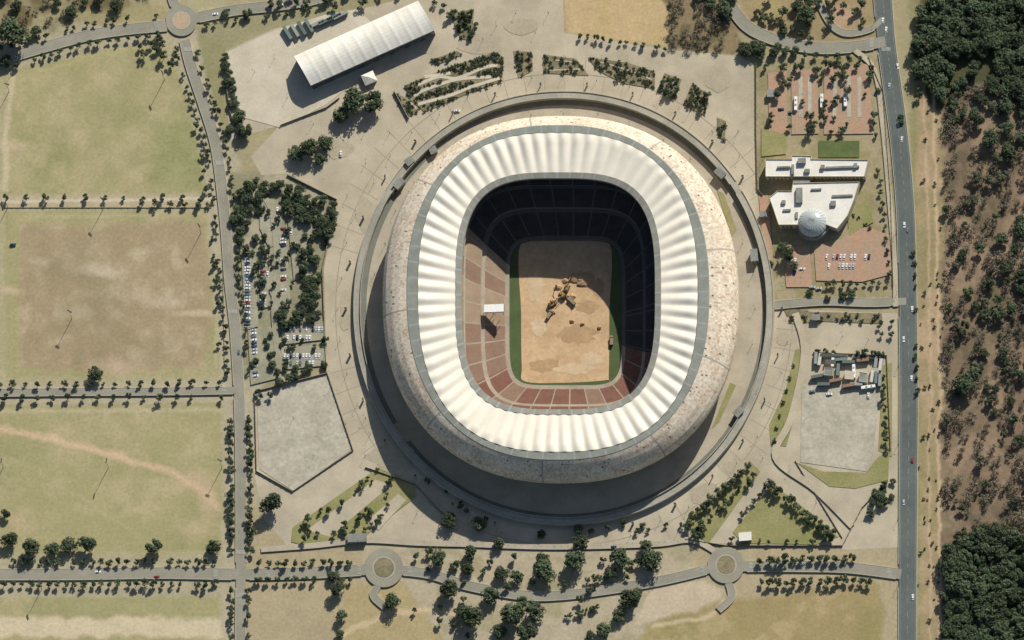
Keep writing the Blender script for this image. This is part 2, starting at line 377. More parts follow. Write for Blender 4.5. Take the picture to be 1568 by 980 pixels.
for p in ([(370,396),(392,392),(396,500),(376,506)],[(398,300),(432,310),(436,370),(412,380),(398,350)],[(412,380),(440,376),(446,470),(424,476),(410,440)],[(396,400),(410,398),(412,470),(400,474)],
          [(430,498),(496,492),(500,520),(434,528)],[(436,532),(500,528),(500,560),(440,566)],[(380,506),(418,502),(424,580),(384,590)],[(440,330),(478,336),(480,420),(450,430)]):
    sheet('parking_lot',p,m_gravel)
# ---------------- roads
ROADS=[
('road_main',[(1345,-60),(1352,0),(1358,70),(1369,150),(1379,230),(1387,330),(1390,450),(1392,600),(1391,760),(1390,900),(1390,1060)],27,m_asph),
('road',[(283,62),(292,100),(312,160),(330,220),(340,290),(347,360),(352,430),(360,500),(365,580),(368,660),(369,760),(369,880),(368,1060)],15,m_road),
('road',[(-80,110),(0,92),(70,72),(130,56),(190,46),(256,40)],16,m_road),
('road',[(300,28),(360,16),(430,8),(500,-6),(560,-40)],16,m_road),
('road',[(270,14),(262,-10),(250,-60)],13,m_road),
('road',[(-80,880),(100,880),(250,878),(369,880),(470,878),(560,873)],17,m_road),
('road',[(615,874),(660,880),(720,898),(800,912),(860,912),(940,902),(1020,888),(1086,872)],14,m_road),
('road',[(1138,868),(1220,868),(1300,870),(1380,880)],16,m_road),
('road',[(580,896),(572,912),(590,930)],10,m_road),('road',[(1116,892),(1120,915),(1100,935)],10,m_road),
('road',[(-80,603),(100,601),(250,600),(366,598)],11,m_road),
('road',[(1100,-50),(1112,-6),(1128,22),(1152,46),(1196,64),(1250,74),(1310,72),(1356,64)],17,m_road),
('road',[(1240,-50),(1262,20),(1290,50),(1330,46),(1352,30)],9,m_road),
('road',[(1186,468),(1260,462),(1330,464),(1388,462)],12,m_road),
('service_road',[(400,842),(480,836),(560,828),(640,832),(720,834),(850,838),(1000,834),(1060,828),(1100,848)],9,m_plaza2),
('service_road',[(1310,78),(1340,110),(1352,190),(1362,300),(1370,400),(1372,470)],8,m_plaza),
('service_road',[(1218,480),(1232,540),(1212,640),(1188,700),(1250,750),(1306,806)],11,m_plaza),
('service_road',[(404,300),(418,330),(424,400),(420,480),(428,570)],9,m_gravel),
]
def segd(p,pts):
    dm=1e9
    for (x1,y1),(x2,y2) in zip(pts[:-1],pts[1:]):
        dx,dy=x2-x1,y2-y1; t=max(0,min(1,((p[0]-x1)*dx+(p[1]-y1)*dy)/(dx*dx+dy*dy+1e-9)))
        dm=min(dm,math.hypot(p[0]-x1-t*dx,p[1]-y1-t*dy))
    return dm
SM=[smooth_path(r[1],8) for r in ROADS]
RB=[(278,32,24),(588,870,30),(1112,866,28)]
def on_road(p,skip=-1,ex=0):
    for j,sp in enumerate(SM):
        if j!=skip and segd(p,sp)<ROADS[j][2]/2+ex: return True
    return any(math.hypot(p[0]-a,p[1]-b)<r+ex for a,b,r in RB)
def circ(x,y,r,n=40): return [(x+r*math.cos(2*math.pi*i/n),y+r*math.sin(2*math.pi*i/n)) for i in range(n)]
def kerb(mbk,L,z,wd=0.5,h=0.13):
    for a,b_ in zip(L[:-1],L[1:]):
        if (b_-a).length<1e-4: continue
        d=(b_-a).normalized(); n_=Vector((-d.y,d.x))*wd/2
        v=[(a.x+n_.x,a.y+n_.y),(a.x-n_.x,a.y-n_.y),(b_.x-n_.x,b_.y-n_.y),(b_.x+n_.x,b_.y+n_.y)]
        mbk.add([(x,y,0) for x,y in v]+[(x,y,z+h) for x,y in v],box_vf(0,1,0,1,0,1)[1])
def invG(x,y):
    return (x*right.x/S+784, 490-(up.x*x+up.y*y)/S)
for j,(nm,pts,w,mt) in enumerate(ROADS):
    z=nz()+0.02
    o=strip(nm.replace('road_main','main_road'),SM[j],w,mt,z,False)
    if nm in('road','road_main'):
        L,R=offs(SM[j],w*S+0.5); mbk=MB()
        for side in (L,R):
            run=[]
            for p in side:
                if on_road(invG(p.x,p.y),j,1): 
                    kerb(mbk,run,z); run=[]
                else: run.append(p)
            kerb(mbk,run,z)
        if mbk.f: obj('kerbs',mbk.mesh('kerbs',[m_kerb]),o)
zt=nz()+0.03
for (x,y,r) in RB:
    e=sheet('roundabout',circ(x,y,r),m_road,zt)
    sheet('island',circ(x,y,r*0.58),m_kerb,zt+0.12,parent=e)
    sheet('island_paving',circ(x,y,r*0.52),M('island_brick',(196,170,146),(180,165,128)) if r<25 else m_bed,zt+0.14,parent=e)
zm=zt+0.02
mb=MB()
def dash(mb,path,wpx,on,off,w=0.25,z=zm,dx=0):
    Lc,Rc=offs(path,abs(dx)*2*S if dx else 0.001)
    W=Lc if dx>=0 else Rc
    for a,b_ in zip(W[:-1],W[1:]):
        Ls=(b_-a).length; d=(b_-a)/max(Ls,1e-6); n_=Vector((-d.y,d.x))*w/2; t=0
        while t<Ls:
            e=min(Ls,t+on)
            if off==0: e=Ls
            p=a+d*t;q2=a+d*e
            mb.add([(p.x+n_.x,p.y+n_.y,z),(p.x-n_.x,p.y-n_.y,z),(q2.x-n_.x,q2.y-n_.y,z),(q2.x+n_.x,q2.y+n_.y,z)],[(0,1,2,3)])
            t=e+off
dash(mb,SM[0],0,3,6,0.16); dash(mb,SM[0],0,50,0,0.14,dx=11.5); dash(mb,SM[0],0,50,0,0.14,dx=-11.5)
for j in (1,2,3,5,6,7,11): dash(mb,SM[j],0,2.5,6,0.14)
def zebra(mb,px,py,ang,w=14,l=6):
    ca_,sa=math.cos(ang),math.sin(ang)
    for k in range(-3,4):
        cx=px+ca_*k*w/7; cy=py+sa*k*w/7
        hw=w/7*0.26; hl=l/2
        v=[(cx+ca_*i*hw-sa*jj*hl,cy+sa*i*hw+ca_*jj*hl) for i,jj in((-1,1),(1,1),(1,-1),(-1,-1))]
        mb.add([G(a,b_,zm+.01) for a,b_ in v],[(0,1,2,3)])
for z_ in ((338,250,0),(356,478,0),(343,593,1.57),(369,846,0),(369,912,0),(330,880,1.57),(410,880,1.57),(550,873,1.57),(1150,868,1.57),(1362,878,1.57),(1357,76,0),(352,755,0),(288,76,0),(240,42,1.4),(627,876,1.57),(1075,874,1.57),(1335,66,1.57)): zebra(mb,*z_)
obj('road_markings',mb.mesh('road_markings',[m_white]))
mb=MB()
for y in range(396,502,5):
    mb.add([G(372,y,zm),G(388,y,zm),G(388,y-.5,zm),G(372,y-.5,zm)],[(0,1,2,3)])
for x in range(436,498,5):
    mb.add([G(x,510,zm),G(x+.5,510,zm),G(x+.5,500,zm),G(x,500,zm)],[(0,1,2,3)]); mb.add([G(x,552,zm),G(x+.5,552,zm),G(x+.5,540,zm),G(x,540,zm)],[(0,1,2,3)])
obj('parking_markings',mb.mesh('parking_markings',[m_white]))
# ---------------- STADIUM
stad=empty('stadium',G(SX,SY)); stad_inv=Vector(G(SX,SY))
def W(p,z): 
    g_=G(*p); return (g_[0]-stad_inv.x,g_[1]-stad_inv.y,z)
def loft(name,levels,Mn,mats,mfun,zfun=None,flip=False,smooth=False):
    vs=[];fs=[];mi=[]
    for k,(a,b_,n,z) in enumerate(levels):
        for i,p in enumerate(contour(a,b_,n,Mn)):
            vs.append(W(p,z+(zfun(k,i) if zfun else 0)))
    for k in range(len(levels)-1):
        for i in range(Mn):
            j=(i+1)%Mn; f=(k*Mn+i,k*Mn+j,(k+1)*Mn+j,(k+1)*Mn+i)
            fs.append(f[::-1] if flip else f); mi.append(mfun(k,i))
    return obj(name,mk(name,vs,fs,mats,mi,smooth),stad)
prof=[(243,250,0),(250,257,4),(260,267,9),(268,275,15),(273,280,21),(272,280,26),(266,276,31),(256,269,35.5),(244,262,38.8),(232,257,40.6)]
zs=np.linspace(0,1,34); pk=np.linspace(0,1,len(prof)); pa=np.array(prof)
lv=[(np.interp(t,pk,pa[:,0]),np.interp(t,pk,pa[:,1]),2.15+0.2*t,np.interp(t,pk,pa[:,2])) for t in zs]
pan=[M('panel_cream',(232,218,194)),M('panel_sand',(222,206,180)),M('panel_tan',(212,192,166)),M('panel_rust',(202,176,152)),M('panel_pale',(238,227,206)),M('panel_slot',(176,172,158)),M('panel_opening',(116,116,108))]
MF=640
pn=np.random.default_rng(3).random((64,34)); 
def pf(k,i):
    if i in (26,100,176,250,330,398,470,540,600): return 5
    if k<5: return 6 if (i%16)<9 else 0
    r=random.random()
    cl=pn[(i//10)%64,k//3]*0.6+pn[(i//31)%64,k//9]*0.4
    if r<0.008: return 6
    w=[.42,.26,.08,.02,.22] if cl<0.52 else [.24,.34,.24,.08,.10]
    return random.choices([0,1,2,3,4],w)[0]
loft('facade',lv,MF,pan,pf)
m_band=M('roof_glazing_band',(150,153,140),(132,137,126),0.05,0.1,0.6,0.5,0.3)
loft('roof_perimeter_band',[(232,257,2.35,40.6),(231,256,2.35,41.0),(214.5,244.5,2.55,41.2),(214.2,244.2,2.55,40.2)],MF,[m_band,m_steel],lambda k,i:1 if (k==1 and i%10==0) else 0)
m_mem,nt,b=base_mat('membrane_cream',0.8,0.1)
g=nt.nodes.new('ShaderNodeNewGeometry').outputs['Position']
rgb=nt.nodes.new('ShaderNodeRGB'); rgb.outputs[0].default_value=(0.89,0.825,0.69,1)
nt.links.new(scale_col(nt,rgb.outputs[0],mrange(nt,noise(nt,g,0.06,4,0.65),0.3,0.7,0.9,1.04)),b.inputs['Base Color'])
NF=72; SUB=10; MM=NF*SUB; NL=9
lev=[]
for k in range(NL):
    t=k/(NL-1); lev.append((214+(157.5-214)*t,244+(185.5-244)*t,2.55+(3.25-2.55)*t,41.0-2.6*t))
def zf(k,i):
    t=k/(NL-1); ph=(i%SUB)/SUB
    return 2.1*(0.5-0.5*math.cos(2*math.pi*ph))**0.8*(1-0.8*t)*(min(1,t*6+0.35))
loft('roof_membrane',lev,MM,[m_mem],lambda k,i:0,zf,smooth=True)
m_rim=M('rim_steel',(158,156,142),(140,140,128),0.1,0.1,0.8)
loft('roof_inner_rim',[(157.8,185.8,3.25,38.0),(157.5,185.5,3.25,38.9),(148,177,3.3,38.2),(147.5,176.5,3.3,36.2),(165,192,3.2,35.0)],360,[m_rim,m_drk,m_steel],lambda k,i:2 if (k==1 and i%6==0) else (0 if k<3 else 1))
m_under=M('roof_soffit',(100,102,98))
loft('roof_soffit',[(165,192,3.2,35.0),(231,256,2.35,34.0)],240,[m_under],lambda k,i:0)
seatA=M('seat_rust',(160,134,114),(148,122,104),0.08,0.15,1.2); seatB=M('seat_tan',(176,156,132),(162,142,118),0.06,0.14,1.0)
seatC=M('stand_concrete',(186,174,154),(168,158,140),0.1,0.1); seatD=M('seat_red',(146,108,92),(134,98,84),0.1,0.1); seatE=M('seat_shaded',(90,84,78),(76,72,68),0.1,0.1); seatF=M('stand_concrete_shaded',(118,114,104))  # seatE, seatF: darker seat and concrete copies with roof shade painted into the colour
bl=[(86,111,6,-9.0),(86.3,111.3,6,-7.3),(92,117,5.6,-7.3)]
def tier(a0,b0,n0,z0,a1,b1,n1,z1,rows):
    out=[]
    for r in range(rows):
        t0=r/rows;t1=(r+1)/rows
        f=lambda t,z:(a0+(a1-a0)*t,b0+(b1-b0)*t,n0+(n1-n0)*t,z0+(z1-z0)*z)
        out+= [f(t0+1e-4,t0+1/rows),f(t1,t1)]
    return out
bl+=tier(93,118,5.4,-7.0,121,147,4.6,3.0,18); k1=len(bl)
bl+=[(121.2,147.2,4.6,3.1),(126,152,4.5,3.1),(126.3,152.3,4.5,6.0)]; k2=len(bl)
bl+=tier(126.5,152.5,4.5,6.0,148,176,4.0,15.5,16); k3=len(bl)
bl+=[(148.2,176.2,4,15.6),(152,180,3.9,15.7),(152.3,180.3,3.9,21.0)]; k4=len(bl)
bl+=tier(149,177,3.9,21.0,190,217,3.2,34.0,20)
MS=480
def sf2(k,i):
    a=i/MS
    shade=(a<0.40 or a>0.93)  # north and east sectors: roof shade painted in with the dark copies
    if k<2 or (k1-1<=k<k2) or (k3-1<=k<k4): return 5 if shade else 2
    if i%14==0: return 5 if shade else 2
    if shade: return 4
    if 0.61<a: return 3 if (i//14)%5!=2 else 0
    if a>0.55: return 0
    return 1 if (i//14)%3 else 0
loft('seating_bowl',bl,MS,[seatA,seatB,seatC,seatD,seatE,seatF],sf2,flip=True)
def inner_sheet(name,pts,z,mt):
    vs=[W(p,z) for p in pts]; ar=sum(vs[i][0]*vs[(i+1)%len(vs)][1]-vs[(i+1)%len(vs)][0]*vs[i][1] for i in range(len(vs)))
    f=list(range(len(vs))); f=f if ar>0 else f[::-1]
    return obj(name,mk(name,vs,[tuple(f)],mt),stad)
m_pg=M('pitch_surround_grass',(92,106,68),(82,97,62),0.08,0.12,0.8)
inner_sheet('pitch_surround',contour(90,115,6,120),-9.0,m_pg)
m_ps=M('pitch_sand',(214,184,144),(194,163,124),0.045,0.12,0.4)
def AP(px,py,z):
    a=A(px,py,z); return (a[0]-stad_inv.x,a[1]-stad_inv.y,z)
pp=smooth_path([(799,368),(866,366),(932,368),(933,480),(932,575),(928,582),(866,586),(804,584),(799,560),(798,480)],5,True)
vs=[AP(x,y,-8.92) for x,y in pp]; obj('sand_pitch',mk('sand_pitch',vs,[tuple(range(len(vs)))[::-1]],m_ps),stad)
m_dk=M('damp_sand',(194,163,124),(180,149,112),0.1,0.12,0.5); m_lt=M('dry_sand',(220,196,160),(206,180,144),0.1,0.1,0.5)
for i,(x,y,rx,ry) in enumerate(((885,512,28,14),(835,560,24,10),(905,550,16,10),(820,440,14,22),(880,565,30,8),(900,470,18,9),(825,500,12,16),(915,440,10,14))):
    vs=[AP(x+rx*(1+.25*random.uniform(-1,1))*math.cos(t),y+ry*(1+.25*random.uniform(-1,1))*math.sin(t),-8.86+.01*i) for t in [2*math.pi*k/28 for k in range(28)]]
    obj('sand_patch',mk('sand_patch',vs,[tuple(range(28))[::-1]],m_dk if i in(0,1,5,7) else m_lt),stad)
def heap(x,y,r,h):
    vs=[];fs=[];n=14; c0=A(x,y,-8.9)
    for k,(rr,hh) in enumerate(((1,0),(0.75,.45),(0.45,.85),(0.15,1))):
        for i in range(n):
            t=2*math.pi*i/n; q_=rr*r*(1+random.uniform(-.22,.22)); vs.append((q_*math.cos(t),q_*math.sin(t)*.8,hh*h*(1+random.uniform(-.2,.1))))
    for k in range(3):
        for i in range(n): fs.append((k*n+i,k*n+(i+1)%n,(k+1)*n+(i+1)%n,(k+1)*n+i))
    fs.append(tuple(range(3*n,4*n)))
    obj('soil_heap',mk('soil_heap',vs,fs,m_dk),None,c0)
for hh in ((874,455,4,2.5),(848,462,3.5,2),(876,492,2.2,1.6),(892,496,2.2,1.6),(918,502,2,1.6),(845,478,3.5,2),(893,428,8,2.5),(880,426,5,2),(855,440,3,1.6),(866,430,3,1.6)): heap(*hh)
mb=MB(); mb.box(-7.5,7.5,-3,3,0,3.4,0); mb.box(-7.6,7.7,-3.1,3.1,3.4,3.7,0); mb.box(7.7,7.76,-2.6,2.6,1,2.8,1)
for x in (-6.5,0,6.5):
    for y in (-2.6,2.6): mb.cone((x,y,-7),(x,y,0),.2,.2,6,2)
obj('commentary_box',mb.mesh('commentary_box',[P('white_cladding',(250,250,242)),m_glass,m_steel]),stad,AP(757,474,7.5))
def annulus_wall(name,ain,aout,z,mt,n=2.05,Mn=240,z0=0.0,gaps=()):
    O=contour(*aout,n,Mn);I=contour(*ain,n,Mn); vs=[];fs=[]
    for L_,zz in ((O,z0),(O,z),(I,z),(I,z0)): vs+=[G(p[0],p[1],zz) for p in L_]
    for k in range(3):
        for i in range(Mn):
            if any(a<=i/Mn<b_ for a,b_ in gaps): continue
            j=(i+1)%Mn; fs.append((k*Mn+i,k*Mn+j,(k+1)*Mn+j,(k+1)*Mn+i))
    return obj(name,mk(name,vs,fs,mt))
sheet('ring_road',contour(312,322,2.05,160),m_ringdk,0.085,[contour(303,313,2.05,160)])
annulus_wall('perimeter_ramp',(312,322),(321,331),3.6,m_ring)
annulus_wall('perimeter_wall',(310.8,320.8),(311.9,321.9),5.0,m_ring,gaps=((0.09,0.1),(0.405,0.42)))
annulus_wall('perimeter_wall',(321.1,331.1),(322,332),4.3,m_kerb,gaps=((0.09,0.1),(0.405,0.42)))
def kiosk(px,py,w,d,h,rot,name='gatehouse',roof=m_groof):
    mb=MB(); mb.box(-w/2,w/2,-d/2,d/2,0,h,0); mb.box(-w/2-.4,w/2+.4,-d/2-.4,d/2+.4,h,h+.35,1)
    for x in np.linspace(-w/2+1,w/2-1,max(2,int(w/2.5))): mb.box(x-.5,x+.5,-d/2-.05,-d/2,0.9,2.1,2)
    mb.box(-.5,.5,d/2,d/2+.05,0,2.1,2)
    return obj(name,mb.mesh(name,[m_wall,roof,m_glass]),None,G(px,py),rot)
for k_ in ((1104,268,8,5,5.5,-.8),(612,284,8,5,5.5,.8),(1156,394,5,9,5.5,.1),(1132,634,7,5,5.5,.8),(548,826,14,6,4,0),(1142,824,9,6,4,0.05,'kiosk',m_wroof),(664,232,5,5,4,.4),(1250,488,6,4,3.5,0),(1182,145,6,5,3.5,0),(628,250,6,5,5.5,.7),(1170,330,5,4,3.5,0)): kiosk(*k_)
# ---------------- white hall
hall=empty('exhibition_hall')
zE=11.0
Acor=[Vector(A(*p,zE)) for p in ((450,86),(640,1),(666,46),(476,131))]
a0,a1,b1,b0=Acor; vs=[];fs=[];NSG=10;NLn=44
for i in range(NLn+1):
    s=i/NLn
    for k in range(NSG+1):
        t=k/NSG; p=(a0.lerp(a1,s)).lerp(b0.lerp(b1,s),t); z=zE+3.6*math.sin(math.pi*t)+(0.18 if i%4==0 else 0); vs.append((p.x,p.y,z))
for i in range(NLn):
    for k in range(NSG): q0=i*(NSG+1)+k; fs.append((q0,q0+1,q0+NSG+2,q0+NSG+1))
obj('roof',mk('roof',vs,fs,m_wroof),hall)
mw=M('hall_wall',(120,124,122),(104,108,106)); vs=[];fs=[];mi=[]
base=[Vector(p).lerp(sum(Acor,Vector())/4,0.015) for p in (a0,b0,b1,a1)]
for sI in range(4):
    p,q2=base[sI],base[(sI+1)%4]; nb=24 if (q2-p).length>50 else 6
    for i in range(nb):
        A_,B_=p.lerp(q2,i/nb),p.lerp(q2,(i+1)/nb); 
        for (za,zb,m_) in ((0,3.5,0 if i%3 else 1),(3.5,4.0,0),(4.0,7.5,1),(7.5,zE,0)):
            o_=len(vs); vs+=[(A_.x,A_.y,za),(B_.x,B_.y,za),(B_.x,B_.y,zb),(A_.x,A_.y,zb)]; fs.append((o_,o_+1,o_+2,o_+3)); mi.append(m_)
for e0,e1,i0 in ((a0,b0,0),(a1,b1,NLn)):
    o_=len(vs)
    for k in range(NSG+1):
        t=k/NSG; p=e0.lerp(e1,t); vs.append((p.x,p.y,zE+3.6*math.sin(math.pi*t)))
    fs.append(tuple(range(o_,o_+NSG+1))); mi.append(0)
obj('walls',mk('walls',vs,fs,[mw,m_glass],mi),hall)
mb=MB(); mb.box(-4.5,4.5,-4,4,0,4,0); mb.add([(-5,-4.5,4),(5,-4.5,4),(5,4.5,4),(-5,4.5,4),(0,0,6.6)],[(0,1,4),(1,2,4),(2,3,4),(3,0,4)],1)
obj('entrance_pavilion',mb.mesh('entrance_pavilion',[m_wall,m_wroof]),None,G(566,122),0.4)
def trailer_mesh(cl):
    mb=MB(); mb.box(-6,6,-1.25,1.25,1.1,3.9,0)
    for x in np.linspace(-5.6,5.6,9): mb.box(x-.06,x+.06,-1.3,1.3,1.0,3.95,0)
    for x in (-4.6,-3.4,4.6):
        for y in (-1.1,1.1): mb.cone((x,y-.15,.5),(x,y+.15,.5),.5,.5,10,1)
    mb.box(-5.8,5.8,-.4,.4,.8,1.1,1); return mb.mesh('semi_trailer',[P('trailer_paint',cl),m_drk])
trm=[trailer_mesh((118,134,126)),trailer_mesh((156,162,150)),trailer_mesh((100,116,110)),trailer_mesh((214,210,196)),trailer_mesh((150,120,96))]
for i,(x,y) in enumerate(((441,52),(452,48),(463,45),(474,41),(486,38),(499,34),(512,28),(522,25))): obj('semi_trailer',trm[i%3],None,G(x,y),-1.05 if i<4 else .45)
# ---------------- office complex
off=empty('office_building')
prism('north_wing',[(1172,244),(1212,244),(1212,238),(1242,238),(1242,243),(1330,245),(1324,270),(1172,270)],9,m_wall,m_wroof,off,parapet=.7)
prism('link',[(1214,268),(1240,268),(1240,284),(1214,284)],7,m_wall,m_groof,off)
prism('south_wing',[(1190,292),(1212,292),(1214,280),(1316,278),(1308,305),(1298,330),(1282,350),(1266,344),(1192,344),(1178,302)],9.5,m_wall,m_wroof,off,parapet=.7)
mb=MB()
for (x,y,w,d,h) in ((1228,247,6,4,2),(1200,256,10,1.2,1),(1290,256,26,1.5,.8),(1224,300,5,12,2.2),(1290,300,16,1.6,.8),(1200,310,3,3,1.5),(1276,312,4,4,1.6),(1214,260,2,8,1.4),(1205,322,6,1.5,1),(1260,256,3,3,1.6),(1236,262,4,3,1.2),(1310,254,2.5,4,1.2),(1250,290,8,1.2,1),(1220,330,2,5,1)):
    p=A(x,y,9); mb.box(p[0]-w/2,p[0]+w/2,p[1]-d/2,p[1]+d/2,8.6,9+h,0)
obj('roof_plant',mb.mesh('roof_plant',[m_groof]),off)
mb=MB()
for (x0,x1,y,z0_) in ((1174,1212,270,9),(1242,1322,270,9),(1194,1215,344,9.5)):
    for x in np.arange(x0+2,x1-4,6):
        a=A(x,y,z0_);b_=A(x+4,y,z0_)
        for zz in (1.2,4.8): mb.add([(a[0],a[1]-.09,zz),(b_[0],a[1]-.09,zz),(b_[0],a[1]-.09,zz+2),(a[0],a[1]-.09,zz+2)],[(0,1,2,3)])
obj('windows',mb.mesh('windows',[m_glass]),off)
m_dome=P('dome_glass',(185,194,190),0.25,0.6); cx_,cy_,_=G(1246,346)
mb=MB(); R=11.5
mb.cone((0,0,0),(0,0,6.5),R+1.2,R+1.2,36,1)
for k in range(7):
    t0=k/7*math.pi/2;t1=(k+1)/7*math.pi/2
    for i in range(24):
        p0=2*math.pi*i/24;p1=2*math.pi*(i+1)/24
        f=lambda p,t:(R*math.cos(p)*math.cos(t),R*math.sin(p)*math.cos(t),6.6+R*.7*math.sin(t))
        mb.add([f(p0,t0),f(p1,t0),f(p1,t1),f(p0,t1)],[(0,1,2,3)],0)
        mb.cone(f(p0,t0),f(p0,t1),.16,.16,3,2)
obj('dome',mb.mesh('dome',[m_dome,m_groof,m_steel]),off,(cx_,cy_,0))
dep=empty('depot_building')
m_dkroof=M('bitumen_roof',(104,104,98),(88,90,84),0.1,0.15)
for i,(x0,y0,x1,y1,h,rf) in enumerate(((1256,540,1298,545,3,m_dkroof),(1262,562,1276,574,4,m_groof),(1294,566,1308,580,4,m_apron),(1316,568,1328,584,4,m_groof),(1264,549,1280,556,3.2,m_dkroof),(1306,542,1348,547,3,m_dkroof),(1334,562,1346,570,3,m_conc))):
    prism('shed',[(x0,y0+1),(x1,y0+random.uniform(1,3)),(x1-1,y1+1),(x0-1,y1+0)],h+random.uniform(0,1),m_wall,rf,dep,parapet=.3 if i%2 else 0)
for i,(x,y,r_) in enumerate(((1250,550,1.5),(1256,552,1.5),(1288,552,.1),(1300,556,.05),(1322,553,0),(1342,556,1.5),(1349,560,1.5),(1284,568,1.55),(1252,578,.1),(1280,584,.1),(1312,590,-.1),(1336,578,1.5),(1342,580,1.5),(1262,590,0),(1300,592,.1),(1348,584,1.6))):
    obj('semi_trailer',trm[(i*2+1)%5],None,G(x,y,.2),r_+random.uniform(-.08,.08),(.8,.95,.9))
def fence(name,pts,h,mt,th_=0.3,posts=True,closed=False):
    mb=MB(); Wp=[Vector(G(*p)) for p in pts]
    if closed: Wp.append(Wp[0])
    for a,b_ in zip(Wp[:-1],Wp[1:]):
        d=(b_-a); L=d.length; d=d/L; n_=Vector((-d.y,d.x,0))*th_/2
        a2=a+d*0.01
        v=[a2+n_,a2-n_,b_-n_,b_+n_]; mb.add([(p.x,p.y,0) for p in v]+[(p.x,p.y,h) for p in v],box_vf(0,1,0,1,0,1)[1])
        if posts:
            for k in range(int(L//5)+1):
                p=a+d*(k*5); mb.box(p.x-.25,p.x+.25,p.y-.25,p.y+.25,0,h+.25)
    obj(name,mb.mesh(name,[mt]))
m_fence=M('fence_weathered',(134,130,112)); m_bw=M('boundary_wall',(160,151,131))
fence('boundary_fence',[(500,568),(541,690),(448,753),(393,722),(390,600)],1.5,m_fence)
fence('boundary_wall',[(1158,98),(1158,200),(1160,290),(1168,300)],2,m_fence)
fence('boundary_fence',[(1330,88),(1352,140),(1364,300),(1368,440)],1.8,m_fence)
fence('boundary_fence',[(345,120),(352,170),(366,212)],2,m_fence)
fence('boundary_wall',[(390,600),(500,572),(496,470),(494,412),(516,306),(440,268)],1.8,m_bw,0.4)
fence('boundary_fence',[(1050,826),(1112,836),(1290,836),(1320,778),(1360,736)],1.5,m_fence)
fence('boundary_fence',[(1246,540),(1358,545),(1364,690)],1.6,m_fence)
fence('retaining_wall',[(604,140),(626,182)],2.4,m_bw,0.6); fence('retaining_wall',[(430,192),(500,165),(520,150)],1.8,m_bw)
fence('boundary_fence',[(640,830),(700,832),(850,838),(1040,830)],1.0,m_fence)
fence('boundary_fence',[(1218,706),(1290,824)],1.0,m_fence); fence('boundary_fence',[(560,716),(636,742),(690,800)],1.4,m_fence)
fence('boundary_wall',[(8,318),(324,318)],0.6,m_bw); fence('boundary_wall',[(340,330),(344,574)],0.6,m_bw)
# ---------------- trees
L1=leafmat('leaf_dark',(0.040,0.064,0.036),(0.056,0.082,0.046)); L2=leafmat('leaf_mid',(0.062,0.092,0.048),(0.080,0.106,0.056)); L3=leafmat('leaf_light',(0.09,0.115,0.062),(0.112,0.125,0.072))
B1=leafmat('dry_leaf_dark',(0.10,0.085,0.064),(0.14,0.118,0.09)); B2=leafmat('dry_leaf',(0.18,0.15,0.118),(0.22,0.185,0.148)); OL=leafmat('olive_leaf',(0.10,0.105,0.064),(0.14,0.135,0.085))
m_bark=M('bark',(96,84,68),None,0.5,0.2,3)
def tree_mesh(name,R,H,nc,nl,ls,seed,mats,spread=1.0):
    r=random.Random(seed); mb=MB(); base=H*0.32
    mb.cone((0,0,0),(0,0,H*.55),R*.06+.08,R*.03+.04,7,0)
    cl=[]
    for i in range(nc):
        t=r.uniform(0,2*math.pi); q_=math.sqrt(r.random())*R*.74*spread; z=base+(H-base)*(0.25+0.6*r.random()*(1-0.6*(q_/R)**2))
        cr=R*r.uniform(.26,.42); cl.append((q_*math.cos(t),q_*math.sin(t)*r.uniform(.8,1.1),z,cr,r.choices([1,2,3],[.35,.4,.25])[0]))
    for c_ in cl[:6]: mb.cone((0,0,H*r.uniform(.25,.45)),(c_[0]*.8,c_[1]*.8,c_[2]*.95),R*.03+.04,.03,4,0)
    for (x,y,z,cr,mt) in cl:
        for k in range(nl):
            d=Vector((r.gauss(0,1),r.gauss(0,1),r.gauss(0,1)*.8+.25)).normalized()
            p=Vector((x,y,z))+d*cr*r.uniform(.55,1.08)
            nrm=(d+Vector((r.uniform(-.7,.7),r.uniform(-.7,.7),r.uniform(-.2,.9)))).normalized(); a=nrm.orthogonal().normalized(); b_=nrm.cross(a)
            an=r.uniform(0,6.28); a,b_=a*math.cos(an)+b_*math.sin(an),b_*math.cos(an)-a*math.sin(an); s=ls*r.uniform(.6,1.25)
            mm=mt if r.random()<.7 else r.choice([1,2,3])
            mb.add([tuple(p+a*s),tuple(p+b_*s*.6),tuple(p-a*s),tuple(p-b_*s*.6)],[(0,1,2,3)],mm)
    return mb.mesh(name,mats)
G_=[m_bark,L1,L2,L3]; D_=[m_bark,B1,B2,OL]
small=[tree_mesh('street_tree',2.9,6.0,11,46,.46,10+i,G_) for i in range(4)]
big=[tree_mesh('broadleaf_tree',7.5,11,24,56,.85,30+i,G_) for i in range(5)]
dry=[tree_mesh('dry_tree',4.5,6,13,24,.44,50+i,D_) for i in range(4)]
shr=[tree_mesh('shrub',1.8,2.2,8,26,.34,70+i,[m_bark,L1,L2,OL]) for i in range(3)]
def T(kind,px,py,r=None,parent=None,name=None):
    ms,R,nm=(small,2.9,'street_tree') if kind=='s' else (big,7.5,'broadleaf_tree') if kind=='b' else (dry,4.5,'dry_tree') if kind=='d' else (shr,1.8,'shrub')
    sc=(r*S/R) if r else random.uniform(.8,1.2)
    if kind=='s': sc*=1.16
    obj(name or nm,random.choice(ms),parent,G(px,py,0),random.uniform(0,6.28),(sc*random.uniform(.9,1.1),sc*random.uniform(.9,1.1),sc*random.uniform(.75,1.05)))
